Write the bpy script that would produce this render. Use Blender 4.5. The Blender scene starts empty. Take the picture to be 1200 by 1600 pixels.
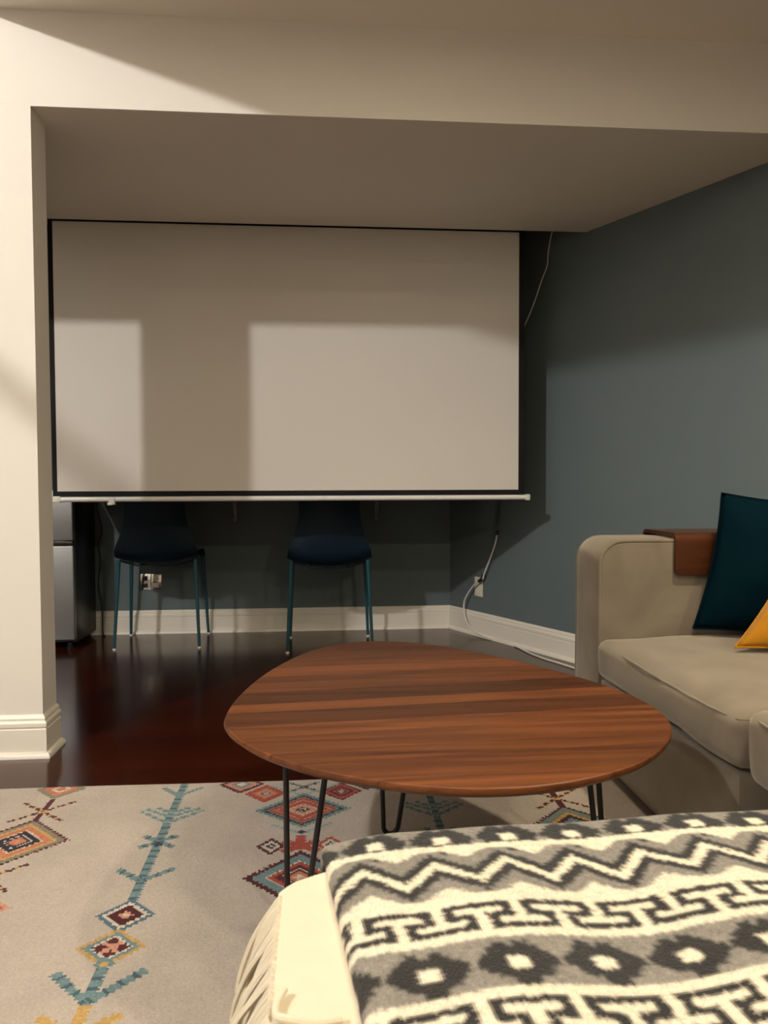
import bpy, bmesh, math, random
import numpy as np
from mathutils import Vector, Matrix, noise

# ------------------------------------------------------------------ camera
scene = bpy.context.scene
COL = scene.collection
H = 0.9
FL, YAW, PITCH, ROLL = 1183.6, 0.0839, -0.0381, -0.0033
def cam_axes():
    f = Vector((math.sin(YAW)*math.cos(PITCH), math.cos(YAW)*math.cos(PITCH), math.sin(PITCH)))
    r0 = Vector((math.cos(YAW), -math.sin(YAW), 0)); u0 = r0.cross(f)
    c, s = math.cos(ROLL), math.sin(ROLL)
    return c*r0+s*u0, -s*r0+c*u0, f
_r, _u, _f = cam_axes()
cd = bpy.data.cameras.new('camera'); cam = bpy.data.objects.new('camera', cd); COL.objects.link(cam)
cam.matrix_world = Matrix(((_r.x, _u.x, -_f.x, 0), (_r.y, _u.y, -_f.y, 0), (_r.z, _u.z, -_f.z, H), (0, 0, 0, 1)))
cd.sensor_fit = 'VERTICAL'; cd.sensor_height = 36.0; cd.sensor_width = 27.0
cd.lens = FL/1600*36.0
cd.clip_start = 0.02
cd.dof.use_dof = True; cd.dof.focus_distance = 2.6; cd.dof.aperture_fstop = 11.0
scene.camera = cam

# ------------------------------------------------------------------ world, light levels, exposure
w = bpy.data.worlds.new('world'); scene.world = w; w.use_nodes = True
w.node_tree.nodes['Background'].inputs[0].default_value = (1.0, 0.93, 0.82, 1)
w.node_tree.nodes['Background'].inputs[1].default_value = 0.0
vs = scene.view_settings
vs.view_transform = 'Standard'; vs.look = 'None'; vs.gamma = 1.0; vs.exposure = 0.10
try: vs.use_curve_mapping = False
except Exception: pass
scene.display_settings.display_device = 'sRGB'
scene.cycles.max_bounces = 8; scene.cycles.diffuse_bounces = 5
scene.cycles.sample_clamp_indirect = 6.0
STAIR_LAMP = Vector((-2.50, -0.39, 3.33)); STAIR_R = 0.065
STAIR_EMIT = 2200.0                       # lamp up in the raised part of the room
STAIR_COL = (1.0, 0.965, 0.92)
CANS_AND_FILLS = [((0.60, 0.30), 450.0, 0), ((1.50, -1.6), 1500.0, 0), ((1.25, 1.45), 900.0, 0.06), ((0.30, 1.45), 140.0, 0)]   # ceiling can above the throw, then added unseen fill lights: place, emission
CAN_FILL_COL = (1.0, 0.86, 0.64)

random.seed(7); rng = np.random.default_rng(3)

# ------------------------------------------------------------------ materials
MATS = {}
def nt(name):
    m = bpy.data.materials.new(name); m.use_nodes = True
    n = m.node_tree.nodes; l = m.node_tree.links
    b = n['Principled BSDF']; MATS[name] = m
    return m, n, l, b
def plain(name, col, rough=0.6, metal=0.0, var=0.06, scale=8.0, bump=0.0, bscale=200.0, spec=0.5, sheen=0.0, coat=0.0):
    m, n, l, b = nt(name)
    tc = n.new('ShaderNodeTexCoord'); nz = n.new('ShaderNodeTexNoise'); nz.inputs['Scale'].default_value = scale
    nz.inputs['Detail'].default_value = 4
    l.new(tc.outputs['Object'], nz.inputs['Vector'])
    mx = n.new('ShaderNodeMixRGB'); mx.inputs[1].default_value = (*[c*(1-var) for c in col], 1); mx.inputs[2].default_value = (*[min(1, c*(1+var)) for c in col], 1)
    l.new(nz.outputs['Fac'], mx.inputs[0]); l.new(mx.outputs[0], b.inputs['Base Color'])
    b.inputs['Roughness'].default_value = rough; b.inputs['Metallic'].default_value = metal
    b.inputs['Specular IOR Level'].default_value = spec
    if sheen: b.inputs['Sheen Weight'].default_value = sheen; b.inputs['Sheen Roughness'].default_value = 0.5
    if coat: b.inputs['Coat Weight'].default_value = coat
    if bump:
        n2 = n.new('ShaderNodeTexNoise'); n2.inputs['Scale'].default_value = bscale; n2.inputs['Detail'].default_value = 3
        l.new(tc.outputs['Object'], n2.inputs['Vector'])
        bp = n.new('ShaderNodeBump'); bp.inputs['Strength'].default_value = bump; bp.inputs['Distance'].default_value = 0.002
        l.new(n2.outputs['Fac'], bp.inputs['Height']); l.new(bp.outputs[0], b.inputs['Normal'])
    return m
GREIGE = plain('greige_wall_paint', (0.45, 0.42, 0.375), 0.7, var=0.02, scale=2)
WHITE = plain('white_wall_paint', (0.76, 0.72, 0.65), 0.7, var=0.02, scale=2, bump=0.15, bscale=90, spec=0.3)
SOFFIT = plain('ceiling_paint', (0.74, 0.69, 0.61), 0.8, var=0.02, scale=2, bump=0.1, bscale=90, spec=0.2)
TRIM = plain('white_trim_paint', (0.78, 0.73, 0.64), 0.4, var=0.03, scale=12, spec=0.5)
BLUE = plain('blue_grey_wall_paint', (0.115, 0.145, 0.152), 0.6, var=0.03, scale=2, bump=0.15, bscale=90, spec=0.35)
CEIL = plain('lightened_ceiling_paint', (0.86, 0.81, 0.73), 0.85, var=0.02, scale=2, bump=0.1, bscale=90, spec=0.2)  # soffit paint made lighter to stand in for light missing on the low ceiling
SCREENW = plain('screen_vinyl', (0.66, 0.62, 0.56), 0.9, var=0.01, scale=3, spec=0.1)
BLACKM = plain('matt_black', (0.006, 0.006, 0.007), 0.7, spec=0.2)
BAR = plain('white_bar', (0.75, 0.74, 0.70), 0.3, var=0.02)
BLACKP = plain('black_plastic', (0.012, 0.012, 0.013), 0.35)
STEEL = plain('brushed_steel', (0.30, 0.30, 0.30), 0.42, metal=0.8, var=0.08, scale=30)
TEALP = plain('teal_plastic', (0.0025, 0.013, 0.025), 0.5, spec=0.25)
TEALM = plain('teal_metal', (0.010, 0.060, 0.080), 0.4)
CHROME = plain('polished_plate', (0.75, 0.72, 0.66), 0.08, metal=1.0, var=0.03)
CORDW = plain('white_cord', (0.72, 0.70, 0.64), 0.45)
PLATEW = plain('outlet_plastic', (0.70, 0.66, 0.55), 0.4)
IRON = plain('black_iron', (0.008, 0.008, 0.008), 0.4)
TEALC = plain('teal_velvet', (0.0005, 0.0095, 0.0155), 0.9, var=0.25, scale=9, bump=0.3, bscale=500, spec=0.04)
YELC = plain('mustard_velvet', (0.40, 0.175, 0.010), 0.85, var=0.12, scale=9, bump=0.3, bscale=500, sheen=0.15, spec=0.08)
CREAM = plain('cream_wool', (0.72, 0.635, 0.475), 0.95, var=0.05, scale=40, bump=0.5, bscale=700, sheen=0.3, spec=0.1)
OTTO = plain('ottoman_cloth', (0.25, 0.21, 0.165), 0.9, var=0.1, scale=10, bump=0.3, bscale=400, sheen=0.2)

def suede():
    m, n, l, b = nt('taupe_suede')
    tc = n.new('ShaderNodeTexCoord')
    a = n.new('ShaderNodeTexNoise'); a.inputs['Scale'].default_value = 5; a.inputs['Detail'].default_value = 5; a.inputs['Distortion'].default_value = 1.2
    c = n.new('ShaderNodeTexNoise'); c.inputs['Scale'].default_value = 450; c.inputs['Detail'].default_value = 2
    l.new(tc.outputs['Object'], a.inputs['Vector']); l.new(tc.outputs['Object'], c.inputs['Vector'])
    r = n.new('ShaderNodeValToRGB'); r.color_ramp.elements[0].position = 0.3; r.color_ramp.elements[1].position = 0.7
    r.color_ramp.elements[0].color = (0.165, 0.135, 0.098, 1); r.color_ramp.elements[1].color = (0.225, 0.188, 0.142, 1)
    l.new(a.outputs['Fac'], r.inputs[0]); l.new(r.outputs[0], b.inputs['Base Color'])
    b.inputs['Roughness'].default_value = 0.9; b.inputs['Specular IOR Level'].default_value = 0.1
    b.inputs['Sheen Weight'].default_value = 0.45; b.inputs['Sheen Roughness'].default_value = 0.55; b.inputs['Sheen Tint'].default_value = (1.0, 0.93, 0.82, 1)
    bp = n.new('ShaderNodeBump'); bp.inputs['Strength'].default_value = 0.25; bp.inputs['Distance'].default_value = 0.001
    l.new(c.outputs['Fac'], bp.inputs['Height']); l.new(bp.outputs[0], b.inputs['Normal'])
    return m
SUEDE = suede()

def floor_mat():
    m, n, l, b = nt('mahogany_floor')
    tc = n.new('ShaderNodeTexCoord')
    br = n.new('ShaderNodeTexBrick'); br.inputs['Scale'].default_value = 1.0
    br.inputs['Brick Width'].default_value = 1.4; br.inputs['Row Height'].default_value = 0.083; br.inputs['Mortar Size'].default_value = 0.0008
    br.inputs['Color1'].default_value = (0.028, 0.0050, 0.0018, 1); br.inputs['Color2'].default_value = (0.040, 0.0072, 0.0026, 1); br.inputs['Mortar'].default_value = (0.012, 0.004, 0.002, 1)
    l.new(tc.outputs['Object'], br.inputs['Vector'])
    mp = n.new('ShaderNodeMapping'); mp.inputs['Scale'].default_value = (3, 60, 1); nz = n.new('ShaderNodeTexNoise'); nz.inputs['Scale'].default_value = 1.0; nz.inputs['Detail'].default_value = 6
    l.new(tc.outputs['Object'], mp.inputs[0]); l.new(mp.outputs[0], nz.inputs['Vector'])
    mx = n.new('ShaderNodeMixRGB'); mx.blend_type = 'OVERLAY'; mx.inputs[0].default_value = 0.5
    l.new(br.outputs['Color'], mx.inputs[1]); l.new(nz.outputs['Fac'], mx.inputs[2]); l.new(mx.outputs[0], b.inputs['Base Color'])
    n2 = n.new('ShaderNodeTexNoise'); n2.inputs['Scale'].default_value = 4; l.new(tc.outputs['Object'], n2.inputs['Vector'])
    mr = n.new('ShaderNodeMapRange'); mr.inputs[3].default_value = 0.15; mr.inputs[4].default_value = 0.19
    l.new(n2.outputs['Fac'], mr.inputs[0]); l.new(mr.outputs[0], b.inputs['Roughness'])
    b.inputs['Specular IOR Level'].default_value = 0.42
    return m
FLOOR = floor_mat()

def walnut(name, dark, light, rough=0.35, scale=1.0):
    m, n, l, b = nt(name)
    tc = n.new('ShaderNodeTexCoord'); oi = n.new('ShaderNodeObjectInfo')
    off = n.new('ShaderNodeVectorMath'); off.operation = 'SCALE'; off.inputs[0].default_value = (13.1, 7.7, 3.3); l.new(oi.outputs['Random'], off.inputs['Scale'])
    ad = n.new('ShaderNodeVectorMath'); l.new(tc.outputs['Object'], ad.inputs[0]); l.new(off.outputs[0], ad.inputs[1])
    mp = n.new('ShaderNodeMapping'); mp.inputs['Scale'].default_value = (1.3*scale, 30*scale, 30*scale); l.new(ad.outputs[0], mp.inputs[0])
    nz = n.new('ShaderNodeTexNoise'); nz.inputs['Scale'].default_value = 1.5; nz.inputs['Detail'].default_value = 8; nz.inputs['Roughness'].default_value = 0.6; nz.inputs['Distortion'].default_value = 0.6
    l.new(mp.outputs[0], nz.inputs['Vector'])
    r = n.new('ShaderNodeValToRGB'); e = r.color_ramp.elements
    e[0].position = 0.28; e[0].color = (*dark, 1); e[1].position = 0.72; e[1].color = (*light, 1)
    l.new(nz.outputs['Fac'], r.inputs[0])
    hs = n.new('ShaderNodeHueSaturation'); mr = n.new('ShaderNodeMapRange'); mr.inputs[3].default_value = 0.58; mr.inputs[4].default_value = 1.5
    l.new(oi.outputs['Random'], mr.inputs[0]); l.new(mr.outputs[0], hs.inputs['Value']); l.new(r.outputs[0], hs.inputs['Color'])
    l.new(hs.outputs[0], b.inputs['Base Color'])
    b.inputs['Roughness'].default_value = rough; b.inputs['Specular IOR Level'].default_value = 0.28
    bp = n.new('ShaderNodeBump'); bp.inputs['Strength'].default_value = 0.06; bp.inputs['Distance'].default_value = 0.001
    l.new(nz.outputs['Fac'], bp.inputs['Height']); l.new(bp.outputs[0], b.inputs['Normal'])
    return m
WALNUT = walnut('walnut_boards', (0.040, 0.0110, 0.0034), (0.150, 0.048, 0.014), 0.45)
TRAYW = walnut('dark_bent_wood', (0.045, 0.014, 0.006), (0.080, 0.026, 0.010), 0.3)

def attr_mat(name, rough, bscale, bump, sheen, fuzz=0.12):
    m, n, l, b = nt(name)
    at = n.new('ShaderNodeAttribute'); at.attribute_name = 'print'
    tc = n.new('ShaderNodeTexCoord'); nz = n.new('ShaderNodeTexNoise'); nz.inputs['Scale'].default_value = bscale; nz.inputs['Detail'].default_value = 3
    l.new(tc.outputs['Object'], nz.inputs['Vector'])
    n3 = n.new('ShaderNodeTexNoise'); n3.inputs['Scale'].default_value = 7; n3.inputs['Detail'].default_value = 4; l.new(tc.outputs['Object'], n3.inputs['Vector'])
    mr = n.new('ShaderNodeMapRange'); mr.inputs[1].default_value = 0.25; mr.inputs[2].default_value = 0.75; mr.inputs[3].default_value = 1-fuzz; mr.inputs[4].default_value = 1+fuzz
    l.new(nz.outputs['Fac'], mr.inputs[0])
    m2 = n.new('ShaderNodeMapRange'); m2.inputs[1].default_value = 0.3; m2.inputs[2].default_value = 0.7; m2.inputs[3].default_value = 0.93; m2.inputs[4].default_value = 1.05
    l.new(n3.outputs['Fac'], m2.inputs[0])
    mu = n.new('ShaderNodeMath'); mu.operation = 'MULTIPLY'; l.new(mr.outputs[0], mu.inputs[0]); l.new(m2.outputs[0], mu.inputs[1])
    hs = n.new('ShaderNodeHueSaturation'); l.new(mu.outputs[0], hs.inputs['Value']); l.new(at.outputs['Color'], hs.inputs['Color'])
    l.new(hs.outputs[0], b.inputs['Base Color'])
    b.inputs['Roughness'].default_value = rough; b.inputs['Specular IOR Level'].default_value = 0.1
    b.inputs['Sheen Weight'].default_value = sheen; b.inputs['Sheen Roughness'].default_value = 0.5
    bp = n.new('ShaderNodeBump'); bp.inputs['Strength'].default_value = bump; bp.inputs['Distance'].default_value = 0.002
    l.new(nz.outputs['Fac'], bp.inputs['Height']); l.new(bp.outputs[0], b.inputs['Normal'])
    return m
RUGM = attr_mat('rug_pile', 0.95, 260, 0.5, 0.1, 0.10)
WOOLM = attr_mat('woven_wool', 0.95, 420, 0.8, 0.15, 0.22)

def emit(name, col, strength):
    m = bpy.data.materials.new(name); m.use_nodes = True; n = m.node_tree.nodes; l = m.node_tree.links
    n.clear(); o = n.new('ShaderNodeOutputMaterial'); e = n.new('ShaderNodeEmission')
    e.inputs[0].default_value = (*col, 1); e.inputs[1].default_value = strength; l.new(e.outputs[0], o.inputs[0]); return m

# ------------------------------------------------------------------ mesh helpers
def link(name, me, mat=None, parent=None, smooth=True, sharp=None):
    o = bpy.data.objects.new(name, me); COL.objects.link(o)
    if mat is not None: me.materials.append(mat)
    if parent is not None: o.parent = parent
    if smooth: me.polygons.foreach_set('use_smooth', [True]*len(me.polygons))
    if smooth and sharp is not None:
        try: me.set_sharp_from_angle(angle=math.radians(sharp))
        except Exception: pass
    return o
def from_bm(name, bm, mat, parent=None, smooth=True, sharp=35):
    bmesh.ops.recalc_face_normals(bm, faces=bm.faces)
    me = bpy.data.meshes.new(name); bm.to_mesh(me); bm.free()
    return link(name, me, mat, parent, smooth, sharp)
def thing(name, label, cat, loc=(0, 0, 0), rz=0.0, group=None):
    o = bpy.data.objects.new(name, None); COL.objects.link(o); o.location = loc; o.rotation_euler = (0, 0, rz)
    o.empty_display_size = 0.1
    return tag(o, label, cat, group)
def tag(o, label, cat, group=None):
    o['label'] = label; o['category'] = cat
    if group: o['group'] = group
    return o
def struct(o):
    o['kind'] = 'structure'; return o
def add_box(bm, lo, hi, bevel=0.0, seg=2):
    g = bmesh.ops.create_cube(bm, size=1.0); vs_ = g['verts']
    s = [hi[i]-lo[i] for i in range(3)]; c = [(hi[i]+lo[i])/2 for i in range(3)]
    for v in vs_: v.co = Vector((v.co.x*s[0]+c[0], v.co.y*s[1]+c[1], v.co.z*s[2]+c[2]))
    if bevel:
        es = list({e for v in vs_ for e in v.link_edges})
        r_ = bmesh.ops.bevel(bm, geom=es, offset=bevel, segments=seg, affect='EDGES', profile=0.5)
    return bm
def box_bm(lo, hi, bevel=0.0, seg=2):
    return add_box(bmesh.new(), lo, hi, bevel, seg)
def smooth_path(pts, n=8):
    P = [Vector(p) for p in pts]; out = []
    for i in range(len(P)-1):
        p0 = P[max(i-1, 0)]; p1 = P[i]; p2 = P[i+1]; p3 = P[min(i+2, len(P)-1)]
        for k in range(n):
            t = k/n
            out.append(0.5*((2*p1)+(p2-p0)*t+(2*p0-5*p1+4*p2-p3)*t*t+(3*p1-p0-3*p2+p3)*t**3))
    out.append(P[-1]); return out
def add_tube(bm, pts, r, seg=8, cap=True):
    n = len(pts); rings = []
    rr = r if callable(r) else (lambda t: r)
    t0 = (pts[1]-pts[0]).normalized(); up = Vector((0, 0, 1)) if abs(t0.z) < 0.9 else Vector((1, 0, 0))
    nn = t0.cross(up).normalized()
    for i in range(n):
        t = (pts[min(i+1, n-1)]-pts[max(i-1, 0)])
        if t.length < 1e-9: t = t0
        t.normalize(); nn = (nn-t*nn.dot(t)).normalized(); b = t.cross(nn)
        rad = rr(i/(n-1))
        rings.append([bm.verts.new(pts[i]+rad*(math.cos(2*math.pi*k/seg)*nn+math.sin(2*math.pi*k/seg)*b)) for k in range(seg)])
    for i in range(n-1):
        for k in range(seg):
            bm.faces.new((rings[i][k], rings[i][(k+1) % seg], rings[i+1][(k+1) % seg], rings[i+1][k]))
    if cap: bm.faces.new(rings[0][::-1]); bm.faces.new(rings[-1])
    return bm
def tube(name, pts, r, mat, parent=None, seg=8, n=8, smooth_it=True):
    P = smooth_path(pts, n) if smooth_it else [Vector(p) for p in pts]
    return from_bm(name, add_tube(bmesh.new(), P, r, seg), mat, parent, sharp=60)
def add_lathe(bm, prof, c, seg=24):
    rings = []
    for r_, z in prof:
        rings.append([bm.verts.new((c[0]+r_*math.cos(2*math.pi*k/seg), c[1]+r_*math.sin(2*math.pi*k/seg), c[2]+z)) for k in range(seg)])
    for i in range(len(prof)-1):
        for k in range(seg): bm.faces.new((rings[i][k], rings[i][(k+1) % seg], rings[i+1][(k+1) % seg], rings[i+1][k]))
    if prof[0][0] > 1e-6: bm.faces.new(rings[0][::-1])
    if prof[-1][0] > 1e-6: bm.faces.new(rings[-1])
    bmesh.ops.remove_doubles(bm, verts=bm.verts, dist=1e-6)
    return bm
def add_prism(bm, prof, axis_fn, t0, t1):
    """extrude a closed 2-D profile; axis_fn(a, b, t) -> 3-D point"""
    A = [bm.verts.new(axis_fn(a, b, t0)) for a, b in prof]; B = [bm.verts.new(axis_fn(a, b, t1)) for a, b in prof]
    n = len(prof)
    for i in range(n): bm.faces.new((A[i], A[(i+1) % n], B[(i+1) % n], B[i]))
    bm.faces.new(A[::-1]); bm.faces.new(B); return bm
def soft_box(lo, hi, r, crown=0.0, n=14, wob=0.0, seed=0.0, bulge=0.0):
    """upholstered block: rounded box with a crowned top and faint wobble"""
    bm = bmesh.new(); bmesh.ops.create_cube(bm, size=2.0)
    bmesh.ops.subdivide_edges(bm, edges=bm.edges, cuts=n, use_grid_fill=True)
    c = Vector([(lo[i]+hi[i])/2 for i in range(3)]); h = Vector([(hi[i]-lo[i])/2 for i in range(3)])
    for v in bm.verts:
        u = v.co.copy()
        # push grid lines towards the edges so that the rounding has vertices
        q = Vector([math.copysign(1-(1-abs(k))**1.6, k) for k in u])
        p = Vector([q[i]*h[i] for i in range(3)])
        inner = Vector([max(-(h[i]-r), min(h[i]-r, p[i])) for i in range(3)])
        d = p-inner
        if d.length > 1e-9: p = inner+d.normalized()*min(r, max(abs(d.x), abs(d.y), abs(d.z)))
        fx, fy = 1-(p.x/h.x)**2, 1-(p.y/h.y)**2
        fx, fy = max(0, fx), max(0, fy)
        if p.z > 0: p.z += crown*math.sqrt(fx*fy)*(p.z/h.z)
        if bulge:
            fz = max(0, 1-(p.z/h.z)**2)
            p.x += math.copysign(bulge, p.x)*fz*fy*(abs(p.x)/h.x)**2
            p.y += math.copysign(bulge, p.y)*fz*fx*(abs(p.y)/h.y)**2
        if wob:
            p += Vector((noise.noise(p*9+Vector((seed, 0, 0))), noise.noise(p*9+Vector((0, seed+5, 0))), noise.noise(p*7+Vector((0, 0, seed+9)))))*wob
        v.co = p+c
    return bm
def smoothstep(a, b, x):
    t = max(0.0, min(1.0, (x-a)/(b-a))); return t*t*(3-2*t)

# ------------------------------------------------------------------ the room
YW, TW = 2.567, 0.129            # face and thickness of the wall with the opening
ZB, ZC, ZUP = 2.1143, 2.4171, 3.55
YS, YB = 3.6317, 4.643
XJ, XP = -0.9196, -1.24          # pillar
XC, ANG = 0.802, 0.4542
DR = Vector((math.sin(ANG), -math.cos(ANG), 0)); NR = Vector((math.cos(ANG), math.sin(ANG), 0))  # along the right wall, and out of the room
XL, YR = -3.4, -2.8
def rwall(s, off=0.0, z=0.0): return Vector((XC, YB, z))+DR*s-NR*off
S_END = (YB-YR)/math.cos(ANG)
xr_end = rwall(S_END).x

struct(from_bm('floor', box_bm((XL-.1, YR-.1, -0.06), (xr_end+.1, YB+.1, 0)), FLOOR, smooth=False))
bm = bmesh.new(); add_box(bm, (XJ-0.001+XP-XJ, YW, 0), (XJ, YW+TW, ZB)); add_box(bm, (XL, YW, ZB), (rwall((YB-YW)/math.cos(ANG)).x+.05, YW+.012, ZUP))
add_box(bm, (XL, YW, 0), (-2.75, YW+TW, ZB))
struct(from_bm('wall_front', bm, WHITE, smooth=False))
struct(from_bm('wall_back', box_bm((XL, YB, 0), (XC+.05, YB+.1, ZUP)), BLUE, smooth=False))
bm = bmesh.new(); add_prism(bm, [(0, 0), (S_END, 0), (S_END, -.1), (-.1, -.1)], lambda a, b, t: rwall(a, b, t), 0, ZUP)
struct(from_bm('wall_right', bm, BLUE, smooth=False))
struct(from_bm('wall_left', box_bm((XL-.1, YR, 0), (XL, YB, ZUP)), GREIGE, smooth=False))
struct(from_bm('wall_rear', box_bm((XL-.1, YR-.1, 0), (xr_end+.1, YR, ZUP)), GREIGE, smooth=False))
# lower ceiling: its left edge runs parallel to the right wall, beyond it the ceiling is raised
E0 = Vector((-1.10, YW, 0))
def edge(y): return E0.x+(YW-y)*math.tan(ANG)*0.96
BLOCK_X, BLOCK_Y = -1.50, 0.55        # unseen corner of the low ceiling, shaped to block the pendant from the sofa
bm = bmesh.new(); add_prism(bm, [(edge(YW), YW), (rwall((YB-YW)/math.cos(ANG)).x, YW), (xr_end, YR), (BLOCK_X, YR), (BLOCK_X, BLOCK_Y), (edge(BLOCK_Y), BLOCK_Y)], lambda a, b, t: Vector((a, b, t)), ZC, ZC+.10)
struct(from_bm('ceiling', bm, CEIL, smooth=False))
struct(from_bm('ceiling', box_bm((XL-.1, YR-.1, ZUP), (xr_end+.1, YB+.1, ZUP+.1)), WHITE, smooth=False))
# soffit behind the opening, up to the projection screen
bm = bmesh.new(); add_prism(bm, [(XL, YW+.0121), (rwall((YB-YW-.0121)/math.cos(ANG)).x+.02, YW+.0121), (rwall((YB-YS)/math.cos(ANG)).x+.02, YS), (XL, YS)], lambda a, b, t: Vector((a, b, t)), ZB, ZC)
struct(from_bm('ceiling', bm, SOFFIT, smooth=False))
bm = bmesh.new(); add_prism(bm, [(XL, YS), (rwall((YB-YS)/math.cos(ANG)).x+.02, YS), (XC+.02, YB), (XL, YB)], lambda a, b, t: Vector((a, b, t)), ZC, ZC+.05)
struct(from_bm('ceiling', bm, SOFFIT, smooth=False))

# baseboards: board profile + quarter-round shoe (a part of its own)
BASE = [(0, 0), (0.015, 0), (0.015, 0.092), (0.0125, 0.095), (0.0125, 0.098), (0.016, 0.101), (0.016, 0.113), (0.010, 0.121), (0.010, 0.128), (0.007, 0.133), (0.003, 0.139), (0, 0.139)]
SHOE = [(0.0152, 0.0), (0.030, 0.0), (0.0292, 0.006), (0.0262, 0.012), (0.021, 0.017), (0.0152, 0.019)]
def run_path(name, path, mat=TRIM):
    """sweep the mouldings along a floor path, room on the right-hand side"""
    o = None
    for k, prof in enumerate((BASE, SHOE)):
        bm = bmesh.new(); P = [Vector((p[0], p[1], 0)) for p in path]; rings = []
        for i, p in enumerate(P):
            d1 = (P[i]-P[i-1]).normalized() if i > 0 else (P[1]-P[0]).normalized()
            d2 = (P[i+1]-P[i]).normalized() if i < len(P)-1 else d1
            n1 = Vector((d1.y, -d1.x, 0)); n2 = Vector((d2.y, -d2.x, 0)); m_ = (n1+n2); m_ = m_/max(1e-6, m_.dot(n1))
            rings.append([bm.verts.new(p+m_*a+Vector((0, 0, b))) for a, b in prof])
        for i in range(len(P)-1):
            for j in range(len(prof)): bm.faces.new((rings[i][j], rings[i][(j+1) % len(prof)], rings[i+1][(j+1) % len(prof)], rings[i+1][j]))
        bm.faces.new(rings[0][::-1]); bm.faces.new(rings[-1])
        if k == 0: o = struct(from_bm(name, bm, mat, sharp=25))
        else: from_bm('shoe_moulding', bm, mat, o, sharp=40)
    return o
run_path('baseboard_left', [(XP, YW+TW), (XP, YW), (XJ, YW), (XJ, YW+TW)][::-1][::-1])
run_path('baseboard_back', [(XL, YB), (XC, YB), tuple(rwall(0.0005)[:2])][:2])
_p = [tuple(rwall(0)[:2]), tuple(rwall(S_END)[:2])]
run_path('baseboard_right', _p)

# ------------------------------------------------------------------ lamps
bm = bmesh.new(); bmesh.ops.create_icosphere(bm, subdivisions=3, radius=STAIR_R)
t = thing('pendant_lamp', 'white globe pendant lamp hanging in the raised ceiling behind the viewer', 'lamp', STAIR_LAMP)
from_bm('globe', bm, emit('globe_glow', STAIR_COL, STAIR_EMIT), t)
from_bm('canopy', add_lathe(bmesh.new(), [(0.02, STAIR_R-.004), (0.02, 0.10), (0.05, 0.19), (0.05, ZUP-STAIR_LAMP.z)], (0, 0, 0), 16), BAR, t)
for i, ((x, y), s, baf) in enumerate(CANS_AND_FILLS):
    t = thing('recessed_or_fill_light', ['round recessed ceiling light above the patterned throw', 'added unseen fill light on the ceiling at the rear of the room', 'added unseen fill light on the ceiling above the sofa seat', 'added unseen fill light on the ceiling above the coffee table'][i], 'light', (x, y, ZC))
    from_bm('lens', add_lathe(bmesh.new(), [(0.0001, -0.006), (0.06, -0.006), (0.06, -0.001)], (0, 0, 0), 24), emit('can_or_fill_glow_%d' % i, CAN_FILL_COL, s), t)
    if baf: from_bm('baffle', add_lathe(bmesh.new(), [(0.0625, -0.001), (0.0625, -baf), (0.070, -baf), (0.072, -0.001)], (0, 0, 0), 28), BAR, t)  # baffle added to keep the sofa fill light off the beam
    from_bm('trim_ring', add_lathe(bmesh.new(), [(0.0725, -0.0005), (0.0725, -0.008), (0.090, -0.006), (0.093, -0.0005)], (0, 0, 0), 28), BAR, t)

hr = thing('handrail', 'wooden stair handrail sloping down out of the raised ceiling left of the viewer', 'handrail', (0, 0, 0))
tube('rail', [(-3.33, 1.09, 3.54), (-2.60, 1.09, 2.97), (-1.66, 1.09, 2.195)], 0.021, TRAYW, hr, n=2)
for x, z in ((-3.1, 3.36), (-2.75, 3.09)): tube('hanger', [(x, 1.09, z), (x, 1.09, ZUP)], 0.008, IRON, hr, n=2)

# ------------------------------------------------------------------ projection screen
YP = 3.68
scr = thing('projection_screen', 'large white pull-down projection screen with black border hanging below the soffit', 'screen', (-0.12, YP, 0.82))
scr.location = (0, 0, 0)
from_bm('screen_fabric', box_bm((-1.232, YP, 0.862), (0.977, YP+.0015, 2.24)), SCREENW, scr, smooth=False)
bm = bmesh.new(); add_box(bm, (-1.252, YP-.0005, 0.84), (-1.2315, YP+.002, 2.24)); add_box(bm, (0.9765, YP-.0005, 0.84), (1.0055, YP+.002, 2.24))
add_box(bm, (-1.2315, YP-.0005, 0.84), (0.9765, YP+.002, 0.866)); add_box(bm, (-1.2315, YP-.0005, 2.121), (0.9765, YP+.002, 2.26))
from_bm('black_border', bm, BLACKM, scr, smooth=False)
tube('bottom_bar', [(-1.235, YP, 0.828), (1.012, YP, 0.828)], 0.0125, BAR, scr, seg=14, n=2)
for x0, x1 in ((-1.258, -1.215), (1.010, 1.034)):
    bm = box_bm((x0, YP-.0145, 0.813), (x1, YP+.0145, 0.843), 0.005); from_bm('end_cap', bm, PLATEW, scr)
bm = box_bm((-0.995, YP-.018, 0.802), (-0.965, YP+.004, 0.838), 0.004); add_box(bm, (-1.0, YP-.02, 0.800), (-0.975, YP-.006, 0.812), 0.003); from_bm('pull_tab', bm, BAR, scr)
bm = box_bm((-1.30, YP-.035, 2.235), (1.06, YP+.055, 2.34), 0.02, 3); from_bm('screen_case', bm, BAR, scr)
for x in (-1.1, 0.86): from_bm('ceiling_mount', box_bm((x-.02, YP-.01, 2.33), (x+.02, YP+.03, ZC), 0.003), BAR, scr)

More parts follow.
